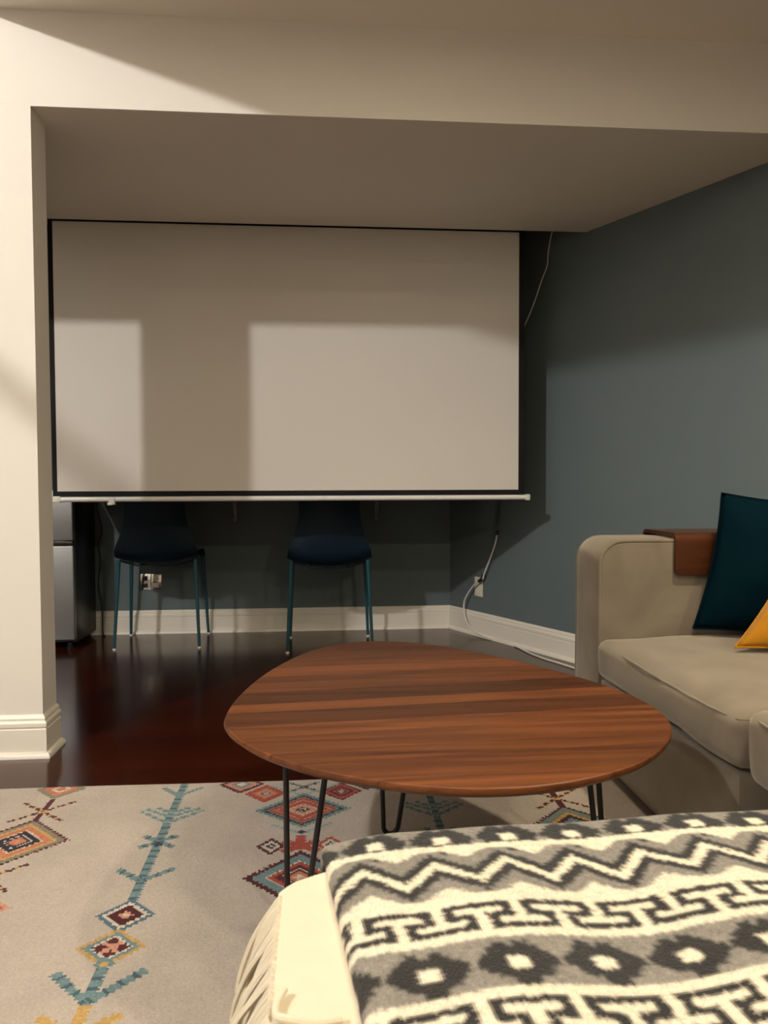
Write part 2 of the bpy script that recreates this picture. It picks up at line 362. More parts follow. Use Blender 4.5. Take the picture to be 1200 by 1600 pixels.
# ------------------------------------------------------------------ wall desk behind the screen
desk = thing('wall_desk', 'long shelf desk on brackets along the blue wall behind the screen', 'desk', (0, 0, 0))
from_bm('desktop', box_bm((-1.30, 4.24, 0.80), (0.62, YB-.002, 0.835), 0.004), TRAYW, desk)
for x in (-0.515, 0.343):
    bm = box_bm((x-.010, YB-.010, 0.672), (x+.010, YB-.001, 0.80), 0.003)
    add_tube(bm, smooth_path([(x, YB-.012, 0.690), (x, YB-.07, 0.712), (x, YB-.13, 0.758), (x, YB-.15, 0.796)], 5), 0.005, 8)
    from_bm('bracket', bm, STEEL, desk)

# ------------------------------------------------------------------ mini fridge
FX, FY = -1.335, 4.22
fr = thing('mini_fridge', 'small two-door refrigerator with steel doors and black sides beside the pillar', 'fridge', (FX-.24, FY+.18, 0))
def fl(x, y, z): return (x-(FX-.24), y-(FY+.18), z)
from_bm('body', box_bm(fl(FX-.48, FY+.045, 0.03), fl(FX, FY+.40, 0.87), 0.008), BLACKP, fr)
d1 = from_bm('freezer_door', box_bm(fl(FX-.48, FY, 0.592), fl(FX, FY+.043, 0.87), 0.008, 3), STEEL, fr)
d2 = from_bm('fridge_door', box_bm(fl(FX-.48, FY, 0.05), fl(FX, FY+.043, 0.568), 0.008, 3), STEEL, fr)
from_bm('handle', box_bm(fl(FX-.40, FY-.006, 0.566), fl(FX-.03, FY+.03, 0.592), 0.004), BLACKP, fr)
from_bm('hinge', box_bm(fl(FX-.06, FY-.004, 0.571), fl(FX-.002, FY+.04, 0.589), 0.003), BLACKP, fr)
for dx in (-.44, -.04):
    for dy in (.04, .36):
        from_bm('foot', add_lathe(bmesh.new(), [(0.018, 0), (0.018, 0.012), (0.012, 0.014), (0.012, 0.032)], fl(FX+dx, FY+dy, 0), 12), BLACKP, fr)
tag(tube('power_cord', [(-1.33, 4.634, 0.86), (-1.322, 4.632, 0.74), (-1.30, 4.632, 0.63), (-1.318, 4.63, 0.54), (-1.31, 4.632, 0.45), (-1.322, 4.63, 0.30), (-1.30, 4.618, 0.16), (-1.29, 4.585, 0.02), (-1.27, 4.56, 0.006)], 0.004, BLACKP, n=6),
    'thin black cord hanging down the wall between the small fridge and the left chair', 'cord')

# ------------------------------------------------------------------ chairs
def chair(name, label, loc, rz):
    """shell chair, its back towards the viewer (-y); origin on the floor below the seat"""
    t = thing(name, label, 'chair', loc, rz, 'teal chairs pushed up to the wall desk')
    prof = [(0.205, 0.455), (0.19, 0.468), (0.10, 0.462), (0.0, 0.452), (-0.10, 0.452), (-0.165, 0.468), (-0.205, 0.51), (-0.228, 0.58), (-0.243, 0.66), (-0.256, 0.74), (-0.268, 0.81), (-0.272, 0.84)]
    P = smooth_path([(0, a, b) for a, b in prof], 4); n = len(P); NU = 17; bm = bmesh.new(); G = []
    for i, p in enumerate(P):
        tt = i/(n-1)
        hw = 0.222+0.013*math.sin(math.pi*min(1, tt/0.5)) if tt < 0.5 else 0.222-0.062*smoothstep(0.5, 0.85, tt)
        hw *= 0.86+0.14*smoothstep(0.0, 0.3, tt)
        if tt > 0.93: hw *= math.sqrt(max(0.0, 1-((tt-0.93)/0.075)**2))
        if tt < 0.06: hw *= math.sqrt(max(0.05, 1-((0.06-tt)/0.075)**2))
        rise = 0.040 if tt < 0.5 else 0.040*(1-smoothstep(0.5, 0.7, tt)); fwd = 0.045*smoothstep(0.45, 0.8, tt)
        row = []
        for k in range(NU):
            u = -1+2*k/(NU-1)
            row.append(bm.verts.new((u*hw, p.y+fwd*u*u, p.z+rise*abs(u)**2.2)))
        G.append(row)
    for i in range(n-1):
        for k in range(NU-1): bm.faces.new((G[i][k], G[i][k+1], G[i+1][k+1], G[i+1][k]))
    bmesh.ops.recalc_face_normals(bm, faces=bm.faces)
    bmesh.ops.solidify(bm, geom=bm.faces[:], thickness=0.010)
    from_bm('seat_shell', bm, TEALP, t, sharp=50)
    bm = bmesh.new()
    for y in (-0.12, 0.13): add_tube(bm, smooth_path([(-0.205, y, 0.478), (-0.15, y, 0.462), (-0.07, y, 0.4445), (0.07, y, 0.4445), (0.15, y, 0.462), (0.205, y, 0.478)], 5), 0.006, 8)
    for x in (-0.10, 0.10): add_tube(bm, [Vector((x, -0.12, 0.4455)), Vector((x, 0.13, 0.4455))], 0.006, 8)
    from_bm('seat_frame', bm, TEALP, t)
    for sx in (-1, 1):
        for y0, y1 in ((-0.165, -0.20), (0.15, 0.20)):
            bm = bmesh.new(); add_tube(bm, smooth_path([(sx*0.205, y0, 0.487), (sx*0.213, y0+(y1-y0)*.35, 0.30), (sx*0.226, y1, 0.006)], 5), lambda q: 0.0125-0.0045*q, 10)
            lg = from_bm('leg', bm, TEALM, t)
            from_bm('glide', add_lathe(bmesh.new(), [(0.0095, 0.0), (0.0095, 0.006), (0.008, 0.010)], (sx*0.2262, y1, 0), 10), PLATEW, lg)
    return t
chair('dining_chair', 'teal shell chair on slim legs, nearer the small fridge', (-0.895, 4.385, 0), 0.02)
chair('dining_chair', 'teal shell chair on slim legs, nearer the wall corner, farther from the fridge', (0.048, 4.215, 0), 0.0)

# ------------------------------------------------------------------ sockets and cords
wp = thing('wall_plate', 'shiny metal double socket plate low on the back wall behind the left chair', 'outlet', (-1.02, YB, 0.312))
from_bm('plate', box_bm((-.065, -.006, -.048), (.065, -.0002, .048), 0.002), CHROME, wp)
for x in (-.032, .032):
    for z in (-.021, .021): from_bm('socket', box_bm((x-.015, -.0085, z-.014), (x+.015, -.0055, z+.014), 0.0015), BLACKP if x < 0 else PLATEW, wp)
wo = thing('wall_outlet', 'cream socket plate on the blue right wall above the baseboard', 'outlet', (0, 0, 0))
wo.location = rwall(0.292, 0, 0.288); wo.rotation_euler = (0, 0, -(math.pi/2-ANG))
from_bm('plate', box_bm((-.037, -.007, -.058), (.037, -.0002, .058), 0.003), PLATEW, wo)
for z in (-.022, .022): from_bm('socket', box_bm((-.016, -.009, z-.013), (.016, -.0065, z+.013), 0.002), CORDW, wo)
cr = thing('power_cord', 'white cord looping from the outlet down along the right baseboard', 'cord', (0, 0, 0))
UP = [(0.993, 4.194, 0.616), (0.985, 4.212, 0.553), (0.966, 4.25, 0.47), (0.943, 4.297, 0.38), (0.935, 4.313, 0.341)]
LO = [(0.935, 4.313, 0.341), (0.911, 4.34, 0.322), (0.889, 4.384, 0.287), (0.859, 4.446, 0.21), (0.852, 4.455, 0.154), (0.857, 4.445, 0.098), (0.876, 4.405, 0.051), (0.920, 4.315, 0.018), (0.975, 4.229, 0.006), (1.033, 4.151, 0.006), (1.065, 4.025, 0.006), (1.09, 3.874, 0.006), (1.128, 3.739, 0.006), (1.173, 3.638, 0.006), (1.215, 3.534, 0.006), (1.243, 3.452, 0.006), (1.33, 3.25, 0.006)]
tube('cable', UP[:-1]+LO, 0.0048, CORDW, cr)
tube('black_lead', [(1.007, 4.177, 0.86), (1.0, 4.192, 0.735), (0.995, 4.202, 0.68), (0.993, 4.196, 0.622)], 0.0045, BLACKP, cr)
tube('connector', [(0.9935, 4.194, 0.634), (0.992, 4.196, 0.606)], 0.0085, BLACKP, cr, n=2)
pl_ = rwall(0.300, 0.012, 0.325)
bm = bmesh.new(); add_tube(bm, smooth_path([(0.946, 4.330, 0.362), (0.935, 4.318, 0.345), (0.918, 4.335, 0.325)], 4), 0.011, 10); from_bm('plug', bm, BLACKP, cr)
tag(tube('speaker_wire', [(1.215, 3.78, 2.28), (1.185, 3.824, 2.174), (1.174, 3.848, 2.084), (1.17, 3.856, 2.015), (1.153, 3.89, 1.952), (1.128, 3.94, 1.848), (1.101, 3.996, 1.758), (1.06, 4.06, 1.66), (1.03, 4.12, 1.45), (1.005, 4.17, 1.1), (1.005, 4.18, 0.88)], 0.0035, CORDW),
    'thin white wire hanging from the soffit beside the right edge of the screen', 'wire')

# ------------------------------------------------------------------ rug with its woven print
RX0, RX1, RY0, RY1, ST = -1.75, 1.30, 0.15, 2.258, 0.0047
nx, ny = int((RX1-RX0)/ST), int((RY1-RY0)/ST)
def hexc(r, g, b): return np.array([r, g, b], dtype=np.float32)
C_BG = hexc(.43, .37, .31); TEAL = hexc(.135, .21, .215); DTEAL = hexc(.055, .095, .115); NAVY = hexc(.025, .03, .045); MAR = hexc(.075, .016, .018)
RED = hexc(.33, .065, .042); ORA = hexc(.44, .16, .085); SALM = hexc(.47, .23, .16); CRM = hexc(.52, .46, .38); MUS = hexc(.46, .29, .10); OLV = hexc(.20, .18, .13); LTEAL = hexc(.24, .33, .32); BLK = hexc(.022, .018, .022)
X_, Y_ = np.meshgrid(RX0+(np.arange(nx)+.5)*ST, RY0+(np.arange(ny)+.5)*ST)
tilt = -0.0155*(X_+.4)
U = X_; V = Y_-tilt                                     # rug axes
RC = np.tile(C_BG, (ny, nx, 1)).astype(np.float32)
RC *= (1+rng.normal(0, .035, (ny, nx, 1))).astype(np.float32)
scal = 0.0030*np.sign(np.sin((U+V)*2*math.pi/0.022))*np.sign(np.sin((U-V)*2*math.pi/0.022))   # stepped, tufted edges
def put(mask, c): RC[mask] = c*(1+rng.normal(0, .08, (int(mask.sum()), 1)))
def rhomb(cx, cy, hw, hh, layers):
    d = np.abs(U-cx)/hw+np.abs(V-cy)/hh
    for k, (lim, c) in enumerate(layers): put(d+scal/min(hw, hh)*(0.4 if min(hw, hh) < .08 else 1.0 if k == 0 else 0.5) < lim, c)
def line(x0, y0, x1, y1, wd, c, c2=None, dash=0.03):
    dx, dy = x1-x0, y1-y0; L = math.hypot(dx, dy); t = ((U-x0)*dx+(V-y0)*dy)/L; s = np.abs((U-x0)*dy-(V-y0)*dx)/L
    m = (t > 0) & (t < L) & (s+scal*.5 < wd)
    put(m, c)
    if c2 is not None: put(m & (np.sin(t*2*math.pi/dash) > 0.55), c2)
def vee(cx, cy, w_, h_, wd, c, c2=None):
    line(cx, cy, cx-w_, cy+h_, wd, c, c2); line(cx, cy, cx+w_, cy+h_, wd, c, c2)
def cross(cx, cy, w_, h_, wd, c, c2=None): vee(cx, cy, w_, h_, wd, c, c2); vee(cx, cy, w_, -h_, wd, c, c2)
SP = 0.3535
def colA(cx, east=False):
    big = [(1, MAR), (.92, OLV), (.78, MUS), (.68, ORA), (.50, CRM), (.46, BLK), (.30, CRM), (.27, NAVY), (.19, ORA), (.08, SALM)]
    if east: big = [(1, MAR), (.90, TEAL), (.76, OLV), (.66, MUS), (.55, MAR), (.46, NAVY), (.40, TEAL), (.24, LTEAL), (.14, NAVY), (.07, CRM)]
    rhomb(cx, 2.236, .072, .072, [(1, OLV if not east else MAR), (.72, ORA), (.40, CRM), (.24, ORA)])
    line(cx, 2.166, cx, 2.03, .008, MAR)
    cross(cx, 2.084, .07, .060, .0052, MAR, MUS)
    rhomb(cx, 1.912, .127, .126, big)
    cross(cx, 1.735, .07, .060, .0052, MAR, MUS)
    line(cx, 1.79, cx, 1.70, .008, MAR)
    rhomb(cx, 1.61, .106, .075, [(1, SALM), (.84, RED), (.6, OLV), (.45, ORA), (.25, CRM)])
    cross(cx, 1.47, .07, .06, .0052, MAR, MUS); line(cx, 1.54, cx, 1.40, .008, MAR)
    rhomb(cx, 1.28, .127, .126, big)
def colB(cx):
    line(cx, 2.27, cx, 1.62, .0105, TEAL, DTEAL)
    vee(cx, 2.168, .056, .056, .0075, TEAL)
    for y, w_, h_ in ((1.992, .084, .074), (2.028, .072, .052), (2.052, .045, .034)): vee(cx, y, w_, h_, .0065, TEAL, LTEAL)
    cross(cx, 1.889, .042, .031, .0085, TEAL, DTEAL); rhomb(cx, 1.875, .014, .014, [(1, NAVY)])
    vee(cx, 1.702, .066, .054, .0085, TEAL, DTEAL)
    rhomb(cx, 1.567, .061, .062, [(1, DTEAL*1.4), (.80, CRM), (.62, MAR*.8), (.26, SALM), (.12, CRM)])
    rhomb(cx, 1.458, .064, .060, [(1.05, MUS*.95), (.85, TEAL), (.66, CRM), (.55, MAR)])
    cross(cx, 1.458, .016, .016, .006, SALM)
    line(cx, 1.405, cx, 1.295, .0105, TEAL, DTEAL); vee(cx, 1.302, .082, .084, .0095, TEAL, DTEAL); rhomb(cx, 1.408, .022, .02, [(1, TEAL), (.5, MUS)])
    line(cx, 1.295, cx, 1.17, .0105, MUS); vee(cx, 1.225, .070, .045, .0095, MUS)
def colC(cx):
    for s in (-1, 1):
        rhomb(cx+s*.183, 2.240, .068, .066, [(1, MAR), (.75, SALM), (.45, TEAL), (.25, CRM)])
        rhomb(cx+s*.108, 2.170, .061, .064, [(1, MAR if s > 0 else RED), (.86, RED), (.62, ORA if s < 0 else MAR), (.42, SALM if s < 0 else RED), (.27, NAVY), (.18, CRM), (.08, NAVY)])
        rhomb(cx+s*.073, 1.850, .037, .044, [(1, MAR if s < 0 else RED), (.68, CRM), (.34, NAVY), (.14, CRM)])
        vee(cx, 1.913, .078, .056, .0055, LTEAL)
    cross(cx, 2.208, .045, .035, .006, TEAL, MAR)
    vee(cx, 2.15, .10, .075, .0045, LTEAL)
    rhomb(cx, 2.055, .130, .110, [(1, TEAL), (.86, NAVY), (.78, OLV), (.72, RED), (.60, SALM), (.55, RED), (.40, ORA), (.33, CRM), (.29, SALM), (.16, NAVY), (.10, CRM), (.05, NAVY)])
    rhomb(cx, 1.922, .012, .011, [(1, NAVY)]); line(cx, 1.905, cx, 1.83, .011, RED)
    cross(cx, 1.847, .044, .028, .011, RED, ORA); rhomb(cx, 1.847, .018, .02, [(1, RED)])
    rhomb(cx, 1.70, .126, .124, [(1, MAR), (.86, TEAL), (.62, CRM), (.57, RED), (.45, MAR), (.34, CRM), (.30, MAR), (.22, ORA), (.10, CRM)])
    cross(cx, 1.56, .044, .028, .011, RED, ORA); line(cx, 1.60, cx, 1.50, .011, RED)
    rhomb(cx, 1.36, .075, .075, [(1, TEAL), (.80, NAVY), (.68, RED), (.45, ORA), (.25, CRM)])
for k in (-1, 0, 1):
    colB(-0.405+k*2*SP); colC(-0.053+k*4*SP)
colA(-0.757); colA(-0.757+4*SP, True); colA(-0.757-4*SP)
RC = np.clip(RC, 0, 1)
gx = RX0+np.arange(nx+1)*ST; gy = RY0+np.arange(ny+1)*ST
GX, GY = np.meshgrid(gx, gy)
GZ = 0.012+0.0006*np.sin(GX*9+GY*3)+0*GX
GY2 = GY+np.where(GY > RY1-2*ST, -0.0155*(GX+.4)+0.0015*np.sin(GX*5), -0.0155*(GX+.4))
verts = np.stack([GX, GY2, GZ], -1).reshape(-1, 3)
idx = np.arange((nx+1)*(ny+1)).reshape(ny+1, nx+1)
quads = np.stack([idx[:-1, :-1], idx[:-1, 1:], idx[1:, 1:], idx[1:, :-1]], -1).reshape(-1, 4)
def grid_mesh(name, verts, quads, colors):
    me = bpy.data.meshes.new(name); nv, nq = len(verts), len(quads)
    me.vertices.add(nv); me.vertices.foreach_set('co', verts.astype(np.float32).ravel())
    me.loops.add(nq*4); me.loops.foreach_set('vertex_index', quads.astype(np.int32).ravel())
    me.polygons.add(nq); me.polygons.foreach_set('loop_start', np.arange(0, nq*4, 4, dtype=np.int32))
    me.update(calc_edges=True)
    a = me.color_attributes.new('print', 'FLOAT_COLOR', 'CORNER')
    c4 = np.ones((nq, 4), np.float32); c4[:, :3] = colors.reshape(-1, 3)
    a.data.foreach_set('color', np.repeat(c4, 4, axis=0).ravel())
    me.validate(); return me
rug = thing('area_rug', 'beige rug woven with red diamonds and teal vines under the coffee table', 'rug', (0, 0, 0))
link('pile', grid_mesh('pile', verts, quads, RC), RUGM, rug)
bm = bmesh.new(); add_prism(bm, [(RX0, RY0-0.0155*(RX0+.4)), (RX1, RY0-0.0155*(RX1+.4)), (RX1, RY1-.002-0.0155*(RX1+.4)), (RX0, RY1-.002-0.0155*(RX0+.4))], lambda a, b, t: Vector((a, b, t)), 0.0005, 0.0112)
from_bm('backing', bm, plain('rug_edge', (.50, .45, .38), 0.95, bump=.4, bscale=300), rug, smooth=False)

# ------------------------------------------------------------------ coffee table
TC = Vector((0.265, 1.62, 0.012)); TZ = 0.42
OUT = [(-0.199, 1.557), (-0.192, 1.685), (-0.162, 1.845), (-0.118, 1.990), (-0.050, 2.140), (0.020, 2.228), (0.090, 2.272), (0.150, 2.286), (0.215, 2.276), (0.300, 2.238), (0.391, 2.160), (0.498, 2.028), (0.589, 1.888), (0.655, 1.765), (0.697, 1.645), (0.710, 1.556), (0.704, 1.48), (0.683, 1.413), (0.645, 1.346), (0.581, 1.271), (0.517, 1.222), (0.434, 1.182), (0.361, 1.161), (0.290, 1.154), (0.222, 1.159), (0.150, 1.177), (0.072, 1.211), (-0.003, 1.256), (-0.065, 1.308), (-0.121, 1.370), (-0.162, 1.435), (-0.188, 1.497)]
loop = [Vector((a, b, 0)) for a, b in OUT]; n = len(loop); fine = []
for i in range(n):
    p0, p1, p2, p3 = loop[i-1], loop[i], loop[(i+1) % n], loop[(i+2) % n]
    for k in range(4):
        q = k/4; fine.append(0.5*((2*p1)+(p2-p0)*q+(2*p0-5*p1+4*p2-p3)*q*q+(3*p1-p0-3*p2+p3)*q**3))
tab = thing('coffee_table', 'low walnut coffee table, rounded three-sided top on black hairpin legs', 'table', TC)
ctr = Vector((TC.x, TC.y, 0))
base_bm = bmesh.new(); rings = []
for sc_, z in ((0.9925, TZ), (0.9975, TZ-.0015), (1.0, TZ-.005), (0.9985, TZ-.010), (0.975, TZ-.019), (0.955, TZ-.023)):
    rings.append([base_bm.verts.new(ctr+(p-ctr)*sc_+Vector((0, 0, z))-TC) for p in fine])
m_ = len(fine)
for a, b in zip(rings[:-1], rings[1:]):
    for k in range(m_): base_bm.faces.new((a[k], a[(k+1) % m_], b[(k+1) % m_], b[k]))
base_bm.faces.new(rings[0][::-1]); base_bm.faces.new(rings[-1])
bmesh.ops.recalc_face_normals(base_bm, faces=base_bm.faces)
th = math.radians(4.6); dn = Vector((-math.sin(th), math.cos(th), 0))           # across the boards
cuts = [-0.60]; ws = [.115, .082, .090, .060, .095, .070, .088, .062, .092, .075, .066, .085, .072, .090, .120]
for q in ws: cuts.append(cuts[-1]+q)
for i in range(len(cuts)-1):
    bm = base_bm.copy(); g = 0.0004
    for d, sgn in ((cuts[i]+g, -1), (cuts[i+1]-g, 1)):
        if (i == 0 and sgn == -1) or (i == len(cuts)-2 and sgn == 1): continue
        r_ = bmesh.ops.bisect_plane(bm, geom=bm.verts[:]+bm.edges[:]+bm.faces[:], plane_co=dn*d, plane_no=dn*sgn, clear_outer=True)
        ed = [e for e in r_['geom_cut'] if isinstance(e, bmesh.types.BMEdge)]
        if ed:
            try: bmesh.ops.contextual_create(bm, geom=ed)
            except Exception: bmesh.ops.holes_fill(bm, edges=ed)
    if len(bm.faces) < 3: bm.free(); continue
    from_bm('board', bm, WALNUT, tab, smooth=True, sharp=28)
base_bm.free()
def hairpin(foot, plane_deg, lean, sep_top=0.088):
    f = Vector((foot[0], foot[1], 0.012))-TC; d = Vector((math.cos(math.radians(plane_deg)), math.sin(math.radians(plane_deg)), 0))
    top = f+Vector((lean[0], lean[1], TZ-.024-.012)); rb, hb = 0.019, 0.024
    ax = (top-f).normalized(); pts = []
    lo = f+Vector((0, 0, 0.0065))
    for s in (-1, 1):
        leg = [top+d*s*sep_top/2, lo+ax*hb+d*s*rb]
        arc = [lo+ax*(hb-hb*math.sin(a))+d*s*rb*math.cos(a) for a in np.linspace(0.25, math.pi/2, 5)]
        pts += (leg+arc) if s == -1 else (leg+arc[:-1])[::-1]
    bm = bmesh.new(); add_tube(bm, [p.copy() for p in pts], 0.0062, 10)
    lg = from_bm('leg', bm, IRON, tab, sharp=60)
    pb = box_bm((-.055, -.03, TZ-.030-.012), (.055, .03, TZ-.0242-.012), 0.003)
    bmesh.ops.rotate(pb, verts=pb.verts, cent=(0, 0, 0), matrix=Matrix.Rotation(math.radians(plane_deg), 3, 'Z')); bmesh.ops.translate(pb, verts=pb.verts, vec=Vector((top.x, top.y, 0)))
    from_bm('mount_plate', pb, IRON, lg)
hairpin((-0.054, 1.502), 12, (0.028, 0.03), 0.096)
hairpin((0.612, 1.580), 55, (-0.032, 0.012), 0.088)
hairpin((0.170, 1.865), 0, (0.022, -0.03), 0.098)

# ------------------------------------------------------------------ sofa
SX = 0.852; SZ = 0.0128; RZ = SZ
sofa = thing('sofa', 'taupe suede sectional sofa along the right wall', 'sofa', (1.3, 1.5, SZ))
def S(p): return (p[0]-1.3, p[1]-1.5, p[2]-SZ)
XB = 1.745
from_bm('base', soft_box(S((SX, 1.468, 0.042)), S((XB, 2.245, 0.300)), 0.014, n=12, wob=0.0015), SUEDE, sofa)
from_bm('base', soft_box(S((1.02, 0.62, 0.042)), S((XB+.15, 1.452, 0.300)), 0.014, n=12, wob=0.0015, seed=3), SUEDE, sofa)
for x in (SX+.06, XB-.06):
    for y in (1.53, 2.19, 2.42): from_bm('foot', add_lathe(bmesh.new(), [(0.024, 0), (0.028, 0.034)], S((x, y, SZ)), 12), BLACKP, sofa)
for x in (1.09, XB+.08):
    for y in (0.70, 1.38): from_bm('foot', add_lathe(bmesh.new(), [(0.024, 0), (0.028, 0.034)], S((x, y, SZ)), 12), BLACKP, sofa)
# seat cushions with a seam along the top front edge
def cushion(lo, hi, seed):
    c = from_bm('seat_cushion', soft_box(S(lo), S(hi), 0.032, crown=0.022, n=22, wob=0.006, seed=seed, bulge=0.012), SUEDE, sofa, sharp=180)
    return c
c1 = cushion((SX-.012, 1.452, 0.305), (XB-.12, 2.242, 0.425), 1.0)
tube('seam', [S((XB-.2, 1.456, 0.412)), S((1.0, 1.452, 0.416)), S((SX+.02, 1.462, 0.414)), S((SX-.004, 1.50, 0.411)), S((SX-.012, 1.66, 0.411)), S((SX-.016, 1.85, 0.413)), S((SX-.010, 2.05, 0.412)), S((SX-.002, 2.23, 0.408))], 0.0035, SUEDE, c1, seg=6)
c2 = cushion((0.838, 0.64, 0.303), (XB, 1.425, 0.452), 4.0)
tube('seam', [S((XB-.2, 1.42, 0.437)), S((1.0, 1.424, 0.440)), S((0.88, 1.414, 0.438)), S((0.842, 1.375, 0.436)), S((0.834, 1.2, 0.438)), S((0.834, 0.9, 0.438))], 0.0035, SUEDE, c2, seg=6)
# arm: side profile in x-z, rounded at the upper front corner
def arm_profile(inset=0.0):
    x0, x1, z0, z1, r = SX+inset, XB-.005-inset, 0.042+inset, 0.722-inset, 0.075
    P = [(x1, z0), (x1, z1)]
    P += [(x0+r-r*math.sin(a), z1-r+r*math.cos(a)) for a in np.linspace(0, math.pi/2, 9)]
    P += [(x0+.0, z1-.25), (x0-.002, z1-.45), (x0, z0)]
    return P
arm = None
bm = bmesh.new(); rg = []
for y, ins in ((2.252, 0.012), (2.254, 0.004), (2.262, 0.0), (2.31, -0.004), (2.36, -0.005), (2.41, -0.004), (2.454, 0.0), (2.462, 0.004), (2.464, 0.012)):
    rg.append([bm.verts.new(S((a, y, b))) for a, b in arm_profile(ins)])
for a, b in zip(rg[:-1], rg[1:]):
    for k in range(len(a)): bm.faces.new((a[k], a[(k+1) % len(a)], b[(k+1) % len(a)], b[k]))
bm.faces.new(rg[0][::-1]); bm.faces.new(rg[-1])
arm = from_bm('arm', bm, SUEDE, sofa, sharp=60)
for y in (2.256, 2.460):
    pts = [S((a, y, b)) for a, b in arm_profile(0.003)[1:]]
    tube('piping', pts, 0.0055, SUEDE, arm, seg=8, smooth_it=False)
from_bm('back', soft_box(S((XB-.12, 1.468, 0.042)), S((XB+.07, 2.245, 0.80)), 0.03, n=10, wob=0.003, seed=2), SUEDE, sofa)
from_bm('back', soft_box(S((XB+.04, 0.62, 0.042)), S((XB+.23, 1.452, 0.80)), 0.03, n=10, wob=0.003, seed=6), SUEDE, sofa)

# bent wood tray over the arm
prof = []
def bend(r, off): return [(2.246-off+0, 0)]
yo, zi, zo, yi2 = 2.236, 0.615, 0.7435, 2.478
R0 = 0.024
outer = [(yo, zi)]+[(yo+R0-R0*math.cos(a), zo-R0+R0*math.sin(a)) for a in np.linspace(0, math.pi/2, 7)]+[(yi2-R0+R0*math.sin(a), zo-R0+R0*math.cos(a)) for a in np.linspace(0, math.pi/2, 7)]+[(yi2, zi)]
TH = 0.0125
inner = [(yo+TH, zi)]+[(yo+R0-(R0-TH)*math.cos(a), zo-R0+(R0-TH)*math.sin(a)) for a in np.linspace(0, math.pi/2, 7)]+[(yi2-R0+(R0-TH)*math.sin(a), zo-R0+(R0-TH)*math.cos(a)) for a in np.linspace(0, math.pi/2, 7)]+[(yi2-TH, zi)]
bm = bmesh.new(); add_prism(bm, outer+inner[::-1], lambda a, b, t: Vector((t, a, b)), 1.087, 1.40)
bmesh.ops.recalc_face_normals(bm, faces=bm.faces)
sel = [e for e in bm.edges if abs(e.verts[0].co.z-zi) < 1e-5 and abs(e.verts[1].co.z-zi) < 1e-5 and False]
cr_e = [e for e in bm.edges if (abs(e.verts[0].co.x-e.verts[1].co.x) < 1e-6 and all(v.co.z < zi+1e-5 for v in e.verts))]
bmesh.ops.bevel(bm, geom=cr_e, offset=0.016, segments=4, affect='EDGES', profile=0.5)
tag(from_bm('armrest_tray', bm, TRAYW, sharp=35), 'dark bent-wood tray saddled over the sofa arm', 'tray')

# pillows
def pillow(name, label, mat, size, thick, c, e1, e2, seed):
    N = 26; bm = bmesh.new(); e1 = Vector(e1).normalized(); e2 = Vector(e2).normalized(); e3 = e1.cross(e2).normalized()
    sh = {}
    for side in (1, -1):
        for i in range(N+1):
            for j in range(N+1):
                u, v = -1+2*i/N, -1+2*j/N
                if side == -1 and (i in (0, N) or j in (0, N)): continue
                x = u*(1-0.07*(1-v*v)); y = v*(1-0.07*(1-u*u))
                hgt = ((1-u**2)**0.55*(1-v**2)**0.55)
                p = Vector(c)+(e1*x+e2*y)*size/2+e3*side*thick/2*hgt
                wv = noise.noise(Vector((u*2.2+seed, v*2.2, side*2.0)))*0.007+noise.noise(Vector((u*6+seed, v*6, side)))*0.002
                sh[(side, i, j)] = bm.verts.new(p+e3*wv*min(1, hgt*3))
    def V_(s, i, j): return sh.get((s, i, j)) or sh[(1, i, j)]
    for s in (1, -1):
        for i in range(N):
            for j in range(N): bm.faces.new((V_(s, i, j), V_(s, i+1, j), V_(s, i+1, j+1), V_(s, i, j+1)))
    o = tag(from_bm(name, bm, mat, sharp=180), label, 'pillow')
    rim = []
    for k in range(4*N):
        q, r_ = divmod(k, N); i, j = [(r_, 0), (N, r_), (N-r_, N), (0, N-r_)][q]
        u, v = -1+2*i/N, -1+2*j/N
        rim.append(Vector(c)+(e1*u*(1-0.07*(1-v*v))+e2*v*(1-0.07*(1-u*u)))*size/2)
    rim.append(rim[0]); from_bm('piping', add_tube(bmesh.new(), rim, 0.0028, 6, cap=False), mat, o)
    return o
pillow('throw_pillow', 'large teal pillow standing against the arm of the sofa', TEALC, 0.42, 0.14, (1.352, 2.100, 0.648), (0.40, -0.18, -0.035), (0.105, 0.04, 0.400), 1.0)
pillow('throw_pillow', 'mustard yellow pillow lying in front of the teal one', YELC, 0.34, 0.10, (1.362, 1.895, 0.578), (0.93, -0.36, -0.035), (0.62, 0.25, 0.70), 5.0)

# ------------------------------------------------------------------ ottoman under the throw
RO = math.radians(2.7)
ott = thing('ottoman', 'taupe upholstered ottoman hidden under the patterned throw', 'ottoman', (0.36, 0.46, RZ), RO)
from_bm('body', soft_box((-.365, -.37, 0.02), (.375, .435, 0.26), 0.02, n=8), OTTO, ott)
from_bm('cushion', soft_box((-.365, -.38, 0.262), (.385, .445, 0.432), 0.05, crown=0.002, n=14), OTTO, ott, sharp=180)
for x in (-.32, .32):
    for y in (-.31, .36): from_bm('foot', add_lathe(bmesh.new(), [(0.022, 0), (0.024, 0.022)], (x, y, 0), 10), BLACKP, ott)

